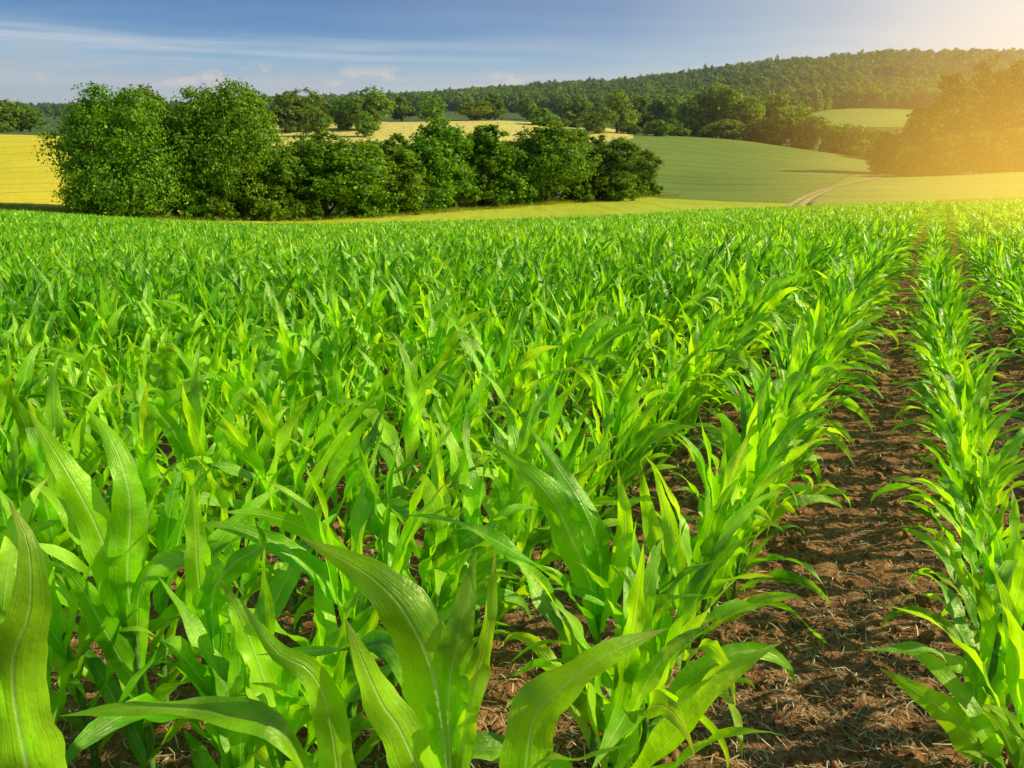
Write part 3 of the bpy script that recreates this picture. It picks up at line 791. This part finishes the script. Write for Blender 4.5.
G1 = 'trees of the hedgerow beyond the field'
for a in [
 ('broadleaf_tree', 122, 87, 110, 93, 'big_a', 'tall broad dark green tree at the left end of the hedgerow'),
 ('broadleaf_tree', 170, 90, 80, 103, 'hedge_c', 'tree set back in the dip between the two biggest hedgerow trees'),
 ('broadleaf_tree', 224, 83, 110, 99, 'big_b', 'tallest hedgerow tree, second big one from the left'),
 ('broadleaf_tree', 268, 140, 66, 102, 'hedge_d', 'lower leafy tree leaning against the tallest hedgerow tree'),
 ('broadleaf_tree', 331, 134, 108, 109, 'hedge_a', 'round bushy tree right of the tallest hedgerow tree'),
 ('broadleaf_tree', 392, 136, 72, 118, 'hedge_b', 'narrow tree left of the peaked hedgerow tree'),
 ('broadleaf_tree', 436, 119, 84, 128, 'hedge_c', 'peaked tree rising in the middle of the hedgerow'),
 ('broadleaf_tree', 489, 126, 72, 138, 'hedge_d', 'dark upright tree right of the peaked hedgerow tree'),
 ('broadleaf_tree', 548, 123, 92, 150, 'hedge_a', 'wide rounded tree in the right half of the hedgerow'),
 ('broadleaf_tree', 603, 136, 66, 164, 'hedge_b', 'small round tree right of the wide rounded hedgerow tree'),
 ('broadleaf_tree', 630, 139, 56, 180, 'hedge_c', 'last tree at the right end of the hedgerow by the green slope'),
 ('broadleaf_tree', 362, 148, 52, 121, 'hedge_d', 'tree filling the gap left of the narrow hedgerow tree'),
 ('broadleaf_tree', 464, 140, 46, 139, 'hedge_b', 'tree filling the gap right of the peaked hedgerow tree'),
 ('broadleaf_tree', 518, 142, 46, 152, 'hedge_c', 'tree filling the gap left of the wide rounded hedgerow tree'),
 ('broadleaf_tree', 578, 132, 50, 164, 'hedge_d', 'tree filling the gap right of the wide rounded hedgerow tree'),
 ('broadleaf_tree', 622, 152, 40, 178, 'hedge_a', 'low tree wedged before the last hedgerow tree'),
 ('broadleaf_tree', 300, 150, 56, 112, 'hedge_b', 'low tree filling the gap left of the round bushy tree'),
]:
    tree(*a, group=G1)
for i, (px, yt, w, Y) in enumerate([(75, 190, 34, 91), (100, 196, 30, 90), (140, 197, 34, 91), (165, 192, 30, 94), (192, 190, 34, 95), (215, 196, 30, 95), (250, 194, 34, 98), (282, 192, 30, 101),
                     (306, 188, 34, 104), (352, 186, 34, 110), (374, 184, 34, 113), (412, 184, 32, 119), (462, 182, 34, 130), (512, 178, 34, 142), (530, 180, 26, 146),
                     (578, 180, 30, 156), (620, 180, 26, 172), (650, 182, 26, 184)]):
    where = ['under the leftmost big tree', 'under the leftmost big tree', 'under the leftmost big tree', 'between the two biggest trees', 'under the tallest tree', 'under the tallest tree',
             'under the tallest tree', 'in the gap right of the tallest tree', 'in the gap right of the tallest tree', 'under the round bushy tree', 'left of the narrow tree',
             'right of the narrow tree', 'under the peaked tree', 'right of the dark upright tree', 'left of the wide rounded tree', 'right of the wide rounded tree',
             'under the small round tree', 'at the far right end'][i]
    tree('bush', px, yt, w, Y, 'bush_a' if i % 2 else 'bush_b', f'low bush at the hedgerow foot, {where}', group='bushes along the foot of the hedgerow', cat='bush', sink=.1)

G2 = 'scattered trees on the far slopes'
for a in [
 ('field_tree', 12, 100, 40, 335, 'mid_c', 'green tree cut by the left edge on the barley hill'),
 ('field_tree', 36, 102, 34, 340, 'mid_a', 'dark tree on the skyline of the barley hill'),
 ('field_tree', 5, 122, 22, 322, 'mid_c', 'small bush-like tree at the left edge above the barley'),
 ('field_tree', 255, 92, 34, 380, 'mid_b', 'far tree peeping over the right shoulder of the tallest hedgerow tree'),
 ('field_tree', 288, 92, 36, 372, 'mid_b', 'tree at the left end of the group above the stubble'),
 ('field_tree', 309, 88, 46, 380, 'mid_a', 'tall round tree in the group above the stubble'),
 ('field_tree', 319, 108, 26, 350, 'mid_c', 'small dark tree standing in front of the stubble strip'),
 ('field_tree', 342, 100, 30, 390, 'mid_c', 'low tree between two tall round trees above the stubble'),
 ('field_tree', 368, 87, 42, 385, 'mid_a', 'tall round tree right of the low tree above the stubble'),
 ('field_tree', 366, 112, 22, 350, 'mid_b', 'small tree with a thin trunk in front of the stubble strip'),
 ('field_tree', 404, 97, 24, 470, 'mid_b', 'pale rounded tree above the stubble, left of a taller one'),
 ('field_tree', 429, 94, 30, 460, 'mid_a', 'dark tree behind the peaked hedgerow tree'),
 ('field_tree', 476, 100, 30, 470, 'sun_a', 'yellow-green tree above the middle of the stubble'),
 ('field_tree', 496, 93, 26, 480, 'mid_b', 'dark slender tree right of the yellow-green one'),
 ('field_tree', 526, 98, 22, 520, 'mid_c', 'small hazy tree in front of the wooded hill'),
 ('field_tree', 543, 108, 28, 450, 'mid_c', 'bushy tree at the upper edge of the stubble'),
 ('field_tree', 572, 94, 28, 500, 'mid_a', 'round tree below the saddle of the wooded hill'),
 ('field_tree', 598, 106, 30, 410, 'mid_a', 'tree at the right end of the stubble with a clear trunk'),
 ('field_tree', 614, 92, 34, 430, 'sun_a', 'taller lighter tree behind the right end of the stubble'),
 ('field_tree', 640, 96, 34, 520, 'mid_c', 'first tree of the dark belt over the green slope'),
 ('field_tree', 664, 95, 34, 520, 'mid_c', 'second tree of the dark belt over the green slope'),
 ('field_tree', 656, 120, 26, 410, 'mid_c', 'low bush-like tree on the upper rim of the green slope'),
 ('field_tree', 693, 94, 36, 470, 'sun_b', 'light green tree starting the sunlit clump on the slope'),
 ('field_tree', 716, 84, 44, 465, 'sun_a', 'tallest tree of the sunlit clump on the slope'),
 ('field_tree', 742, 98, 34, 450, 'sun_b', 'broad tree on the right side of the sunlit clump'),
 ('field_tree', 722, 120, 40, 435, 'sun_b', 'low leafy tree in front of the sunlit clump'),
 ('field_tree', 770, 92, 28, 480, 'sun_a', 'slender tree poking above the line right of the sunlit clump'),
 ('field_tree', 762, 118, 34, 425, 'sun_b', 'low tree at the corner where the tree line turns down the slope'),
 ('field_tree', 790, 105, 36, 420, 'sun_a', 'rounded tree right of the corner of the tree line'),
 ('field_tree', 812, 116, 32, 405, 'sun_b', 'lower rounded tree on the descending tree line'),
 ('field_tree', 838, 124, 34, 390, 'sun_b', 'low tree on the descending tree line below the far meadow'),
 ('field_tree', 862, 126, 32, 375, 'sun_a', 'low tree on the descending tree line near the right-hand wood'),
 ('field_tree', 884, 130, 34, 350, 'sun_b', 'last low tree before the right-hand wood'),
]:
    tree(*a, group=G2)
for i, px in enumerate([578, 560, 630, 676, 706, 770, 800, 826, 850, 874]):
    w8 = ['below the round tree', 'at the upper edge of the stubble', 'at the right end of the stubble', 'left of the sunlit clump', 'in front of the sunlit clump',
          'at the corner of the tree line', 'right of the corner of the tree line', 'on the descending tree line', 'below the far meadow', 'near the right-hand wood'][i]
    Y = [455, 450, 425, 430, 430, 415, 400, 385, 370, 355][i]
    d = ray(px, 170); g = float(H(Y * d[0] / d[1], Y))
    yt = 384 - F * 0 
    # top: 4.5 m above the ground there
    v = np.array([Y * d[0] / d[1], Y, g + 4.5 - CAMZ]); zc = v @ FW; yt = 384 - F * (v @ UP) / zc
    tree('bush', px, yt, 22, Y, 'mid_c', f'small distant bush {w8}', group='bushes on the far slopes', cat='bush')

G3 = 'trees of the wood on the right'
for a in [
 ('wood_tree', 897, 132, 44, 262, 'wood_b', 'lowest tree at the left tip of the sunlit wood'),
 ('wood_tree', 920, 108, 48, 256, 'wood_a', 'tree stepping up from the left tip of the sunlit wood'),
 ('wood_tree', 950, 74, 52, 258, 'wood_a', 'tall tree where the sunlit wood rises steeply'),
 ('wood_tree', 985, 63, 58, 258, 'wood_b', 'tall glowing tree in the middle of the sunlit wood'),
 ('wood_tree', 1018, 60, 58, 256, 'wood_a', 'tall glowing tree at the right edge of the picture'),
 ('wood_tree', 1052, 58, 60, 252, 'wood_b', 'tall tree of the sunlit wood just past the right edge'),
 ('wood_tree', 1095, 60, 64, 250, 'wood_a', 'outer tall tree of the sunlit wood past the right edge'),
 ('wood_tree', 912, 146, 42, 236, 'wood_b', 'low rounded tree at the front of the wood beside the path end'),
 ('wood_tree', 945, 136, 46, 232, 'wood_b', 'rounded front tree of the wood left of its middle'),
 ('wood_tree', 980, 130, 48, 230, 'wood_a', 'rounded front tree in the middle of the wood'),
 ('wood_tree', 1014, 126, 46, 230, 'wood_b', 'front tree of the wood at the right edge'),
 ('wood_tree', 1050, 126, 52, 228, 'wood_a', 'front tree of the wood past the right edge'),
]:
    tree(*a, group=G3)

# ------------------------------------------------------------------ forest on the hill: one mass of instanced trees
def small_tree(seed, conifer):
    if conifer:
        V, Fc, b = crown_np(6, 15, 1, 16, 420, .9, seed, 'cone')
    else:
        V, Fc, b = crown_np(10, 12, .5, 12, 420, 1.0, seed, 'round')
    me = mesh_np('tree', V, Fc, [M_WOOD], smooth=False); return me
kinds = [small_tree(50 + i, i in (4, 5)) for i in range(6)]
P = []
n = 26000
tt = rng.uniform(-.30, .95, n); yy = 760 * (2150 / 760) ** rng.uniform(0, 1, n)
px = tt * F * ray(500, 170)[1] + 512
lo = np.interp(px, [300, 400, 560, 640, 760, 800, 830, 900, 960, 1100], [1250, 1150, 900, 780, 760, 780, 800, 800, 780, 760])
k = yy > lo
# a clearing on the hill side
k &= ~((np.abs(px - 905) < 45) & (yy > 1120) & (yy < 1210))
tt, yy = tt[k], yy[k]; xx = tt * yy
pts = np.stack([xx, yy, H(xx, yy) - .5], -1); n = len(pts)
sc = rng.uniform(.7, 1.5, n) * np.interp(yy, [760, 1500, 2150], [1.0, 1.15, 1.3])
ki = np.where(rng.uniform(0, 1, n) < .05, rng.integers(4, 6, n), rng.integers(0, 4, n))
rz = np.stack([np.zeros(n), np.zeros(n), rng.uniform(0, 6.28, n)], -1)
instancer('forest', pts, rz, np.stack([sc, sc, sc * rng.uniform(.85, 1.2, n)], -1), ki, kinds, kind='stuff', label='dark mixed forest covering the distant hill', category='forest')
# low far-off hedges along the left skyline
n = 1500
tt = rng.uniform(-1.0, -.2, n); yy = rng.choice([1100, 1450, 1900], n) + rng.normal(0, 14, n); xx = tt * yy
pts = np.stack([xx, yy, H(xx, yy) - 1], -1)
instancer('far_hedges', pts, np.stack([np.zeros(n)] * 2 + [rng.uniform(0, 6.28, n)], -1), np.stack([rng.uniform(.6, 1.1, n)] * 3, -1), rng.integers(0, 4, n), kinds, kind='stuff', label='thin dark hedges on the far left skyline', category='hedge')

# ------------------------------------------------------------------ light, sky, haze
SUN_AZ, SUN_EL = 94, 31                  # azimuth to the right of straight ahead
sd = Vector((math.sin(R(SUN_AZ)) * math.cos(R(SUN_EL)), math.cos(R(SUN_AZ)) * math.cos(R(SUN_EL)), math.sin(R(SUN_EL))))
sl = bpy.data.lights.new('sun', 'SUN'); sl.energy = 5.0; sl.angle = R(.6); sl.color = (1, .90, .64)
so = bpy.data.objects.new('sun', sl); COL.objects.link(so); so.rotation_euler = (-sd).to_track_quat('-Z', 'Y').to_euler(); so.location = (50, 40, 60)

w = bpy.data.worlds.new('World'); scene.world = w; w.use_nodes = True
nt = w.node_tree; nt.nodes.clear(); L = nt.links.new
sky = N(nt, 'ShaderNodeTexSky'); sky.sky_type = 'NISHITA'; sky.sun_disc = False
sky.sun_elevation = R(SUN_EL); sky.sun_rotation = R(SUN_AZ); sky.altitude = 200; sky.air_density = 1.0; sky.dust_density = 1.2; sky.ozone_density = 2.0
tc = N(nt, 'ShaderNodeTexCoord'); g = tc.outputs['Generated']
sp = N(nt, 'ShaderNodeSeparateXYZ'); L(g, sp.inputs[0])
z = sp.outputs[2]
grad = ramp(nt, z, [(0, (.80, .80, .74)), (.085, (.70, .78, .80)), (.12, (.36, .60, .78)), (.150, (.13, .34, .64)), (.19, (.055, .20, .50)), (.6, (.10, .17, .32))])
nz = mixc(nt, sky.outputs[0], (.10, .10, .10), 1.0, 'MULTIPLY')
c = mixc(nt, nz, grad, .90)
# warm glow painted into the sky, well off the sun lamp's direction
gd = Vector((math.sin(R(42)), math.cos(R(42)), .10)).normalized()
dp = N(nt, 'ShaderNodeVectorMath', operation='DOT_PRODUCT'); L(g, dp.inputs[0]); dp.inputs[1].default_value = gd
glow = ramp(nt, dp.outputs['Value'], [(.60, (0, 0, 0)), (.82, (.12, .12, .12)), (.935, (.48, .48, .48)), (.99, (.95, .95, .95))])
c = mixc(nt, c, (.98, .96, .85), glow)
# high streaks, on a flat layer overhead
zc = math_(nt, 'MAXIMUM', z, .02)
cb = N(nt, 'ShaderNodeCombineXYZ'); L(math_(nt, 'DIVIDE', sp.outputs[0], zc), cb.inputs[0]); L(math_(nt, 'DIVIDE', sp.outputs[1], zc), cb.inputs[1])
mp = N(nt, 'ShaderNodeMapping'); L(cb.outputs[0], mp.inputs[0]); mp.inputs['Rotation'].default_value = (0, 0, R(6)); mp.inputs['Scale'].default_value = (.16, .42, 1); mp.inputs['Location'].default_value = (3.1, .4, 0)
ci = noise(nt, mp.outputs[0], 1.0, 6, .6)
streak = ramp(nt, ci, [(.43, (0, 0, 0)), (.64, (1, 1, 1))])
fade = ramp(nt, z, [(.07, (.8, .8, .8)), (.125, (.65, .65, .65)), (.15, (.2, .2, .2)), (.20, (.08, .08, .08)), (.4, (0, 0, 0))])
c = mixc(nt, c, (.84, .82, .78), math_(nt, 'MULTIPLY', streak, fade))
# low small puffs over the left skyline
m2 = N(nt, 'ShaderNodeMapping'); L(g, m2.inputs[0]); m2.inputs['Scale'].default_value = (17, 17, 34)
pf = ramp(nt, noise(nt, m2.outputs[0], 1.0, 6, .6), [(.52, (0, 0, 0)), (.60, (1, 1, 1))])
pm = math_(nt, 'MULTIPLY', ramp(nt, z, [(.082, (0, 0, 0)), (.090, (1, 1, 1)), (.105, (1, 1, 1)), (.116, (0, 0, 0))]), ramp(nt, sp.outputs[0], [(0, (1, 1, 1)), (.05, (0, 0, 0))]))
c = mixc(nt, c, (.98, .86, .74), math_(nt, 'MULTIPLY', math_(nt, 'MULTIPLY', pf, pm), .85))
m3 = N(nt, 'ShaderNodeMapping'); L(g, m3.inputs[0]); m3.inputs['Scale'].default_value = (3.0, 3.0, 90); m3.inputs['Location'].default_value = (.4, 0, 2.2)
sb = ramp(nt, noise(nt, m3.outputs[0], 1.0, 5, .55), [(.42, (0, 0, 0)), (.60, (1, 1, 1))])
sm_ = math_(nt, 'MULTIPLY', ramp(nt, z, [(.105, (0, 0, 0)), (.122, (1, 1, 1)), (.134, (1, 1, 1)), (.146, (0, 0, 0))]), ramp(nt, math_(nt, 'ADD', sp.outputs[0], .5), [(.12, (1, 1, 1)), (.42, (.55, .55, .55)), (.55, (0, 0, 0))]))
c = mixc(nt, c, (.80, .84, .86), math_(nt, 'MULTIPLY', math_(nt, 'MULTIPLY', sb, sm_), .62))
bg = N(nt, 'ShaderNodeBackground'); L(c, bg.inputs[0]); bg.inputs[1].default_value = 1.0
o = N(nt, 'ShaderNodeOutputWorld'); L(bg.outputs[0], o.inputs[0])

# valley haze: a real scattering volume over the land beyond the field
def box(name, x0, x1, y0, y1, z0, z1, mat, **props):
    V = [(x, y, z) for z in (z0, z1) for y in (y0, y1) for x in (x0, x1)]
    Fc = [(0, 2, 3, 1), (4, 5, 7, 6), (0, 1, 5, 4), (2, 6, 7, 3), (0, 4, 6, 2), (1, 3, 7, 5)]
    return link(name, mesh_np(name, V, Fc, [mat], smooth=False), **props)
m, nt = newmat('haze'); vs = N(nt, 'ShaderNodeVolumeScatter')
vs.inputs['Color'].default_value = (1, .93, .80, 1); vs.inputs['Density'].default_value = .00019; vs.inputs['Anisotropy'].default_value = .72
o = N(nt, 'ShaderNodeOutputMaterial'); nt.links.new(vs.outputs[0], o.inputs['Volume'])
box('haze', -3500, 3500, 110, 3400, -40, 330, m, kind='structure')

# added haze bank, self-emitting to imitate sun glow, over the right-hand wood and the field edge in front of it
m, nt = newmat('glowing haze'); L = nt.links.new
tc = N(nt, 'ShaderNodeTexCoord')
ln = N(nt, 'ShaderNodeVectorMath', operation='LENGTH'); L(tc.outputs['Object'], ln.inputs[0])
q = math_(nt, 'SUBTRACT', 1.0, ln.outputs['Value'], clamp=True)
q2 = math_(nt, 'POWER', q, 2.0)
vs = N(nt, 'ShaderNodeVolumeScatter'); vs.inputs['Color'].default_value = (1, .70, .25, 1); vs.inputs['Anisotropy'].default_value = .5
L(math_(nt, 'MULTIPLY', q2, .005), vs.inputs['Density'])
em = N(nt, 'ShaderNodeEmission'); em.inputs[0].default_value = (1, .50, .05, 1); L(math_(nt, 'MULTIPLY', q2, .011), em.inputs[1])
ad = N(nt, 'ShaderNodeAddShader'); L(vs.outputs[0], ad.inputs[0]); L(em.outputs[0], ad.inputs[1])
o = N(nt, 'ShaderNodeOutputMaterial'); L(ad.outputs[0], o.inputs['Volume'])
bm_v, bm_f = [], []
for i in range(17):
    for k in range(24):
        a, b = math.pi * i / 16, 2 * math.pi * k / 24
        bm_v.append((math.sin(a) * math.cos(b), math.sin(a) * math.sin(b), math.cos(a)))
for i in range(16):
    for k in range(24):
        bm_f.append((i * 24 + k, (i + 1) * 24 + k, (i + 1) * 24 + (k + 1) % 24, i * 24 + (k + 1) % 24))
hz = link('emissive_haze_bank', mesh_np('emissive_haze_bank', bm_v, bm_f, [m]), kind='structure')
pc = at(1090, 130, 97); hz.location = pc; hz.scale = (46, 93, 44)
hw = link('emissive_haze_wisp', hz.data.copy(), kind='structure'); hw.location = at(1150, 265, 23); hw.scale = (13, 21, 8)  # second self-emitting volume, added to veil the right-hand rows in sun glow
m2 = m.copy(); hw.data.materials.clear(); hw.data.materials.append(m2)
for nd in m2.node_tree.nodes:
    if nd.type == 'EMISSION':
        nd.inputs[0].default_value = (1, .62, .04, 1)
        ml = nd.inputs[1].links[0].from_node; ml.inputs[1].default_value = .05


# ------------------------------------------------------------------ render settings
scene.view_settings.view_transform = 'Standard'; scene.view_settings.look = 'None'; scene.view_settings.exposure = 0; scene.view_settings.gamma = 1
cy_ = scene.cycles
cy_.max_bounces = 5; cy_.diffuse_bounces = 3; cy_.glossy_bounces = 2; cy_.transmission_bounces = 3; cy_.volume_bounces = 0; cy_.transparent_max_bounces = 6
cy_.use_denoising = True; cy_.caustics_reflective = False; cy_.caustics_refractive = False; cy_.sample_clamp_indirect = 6
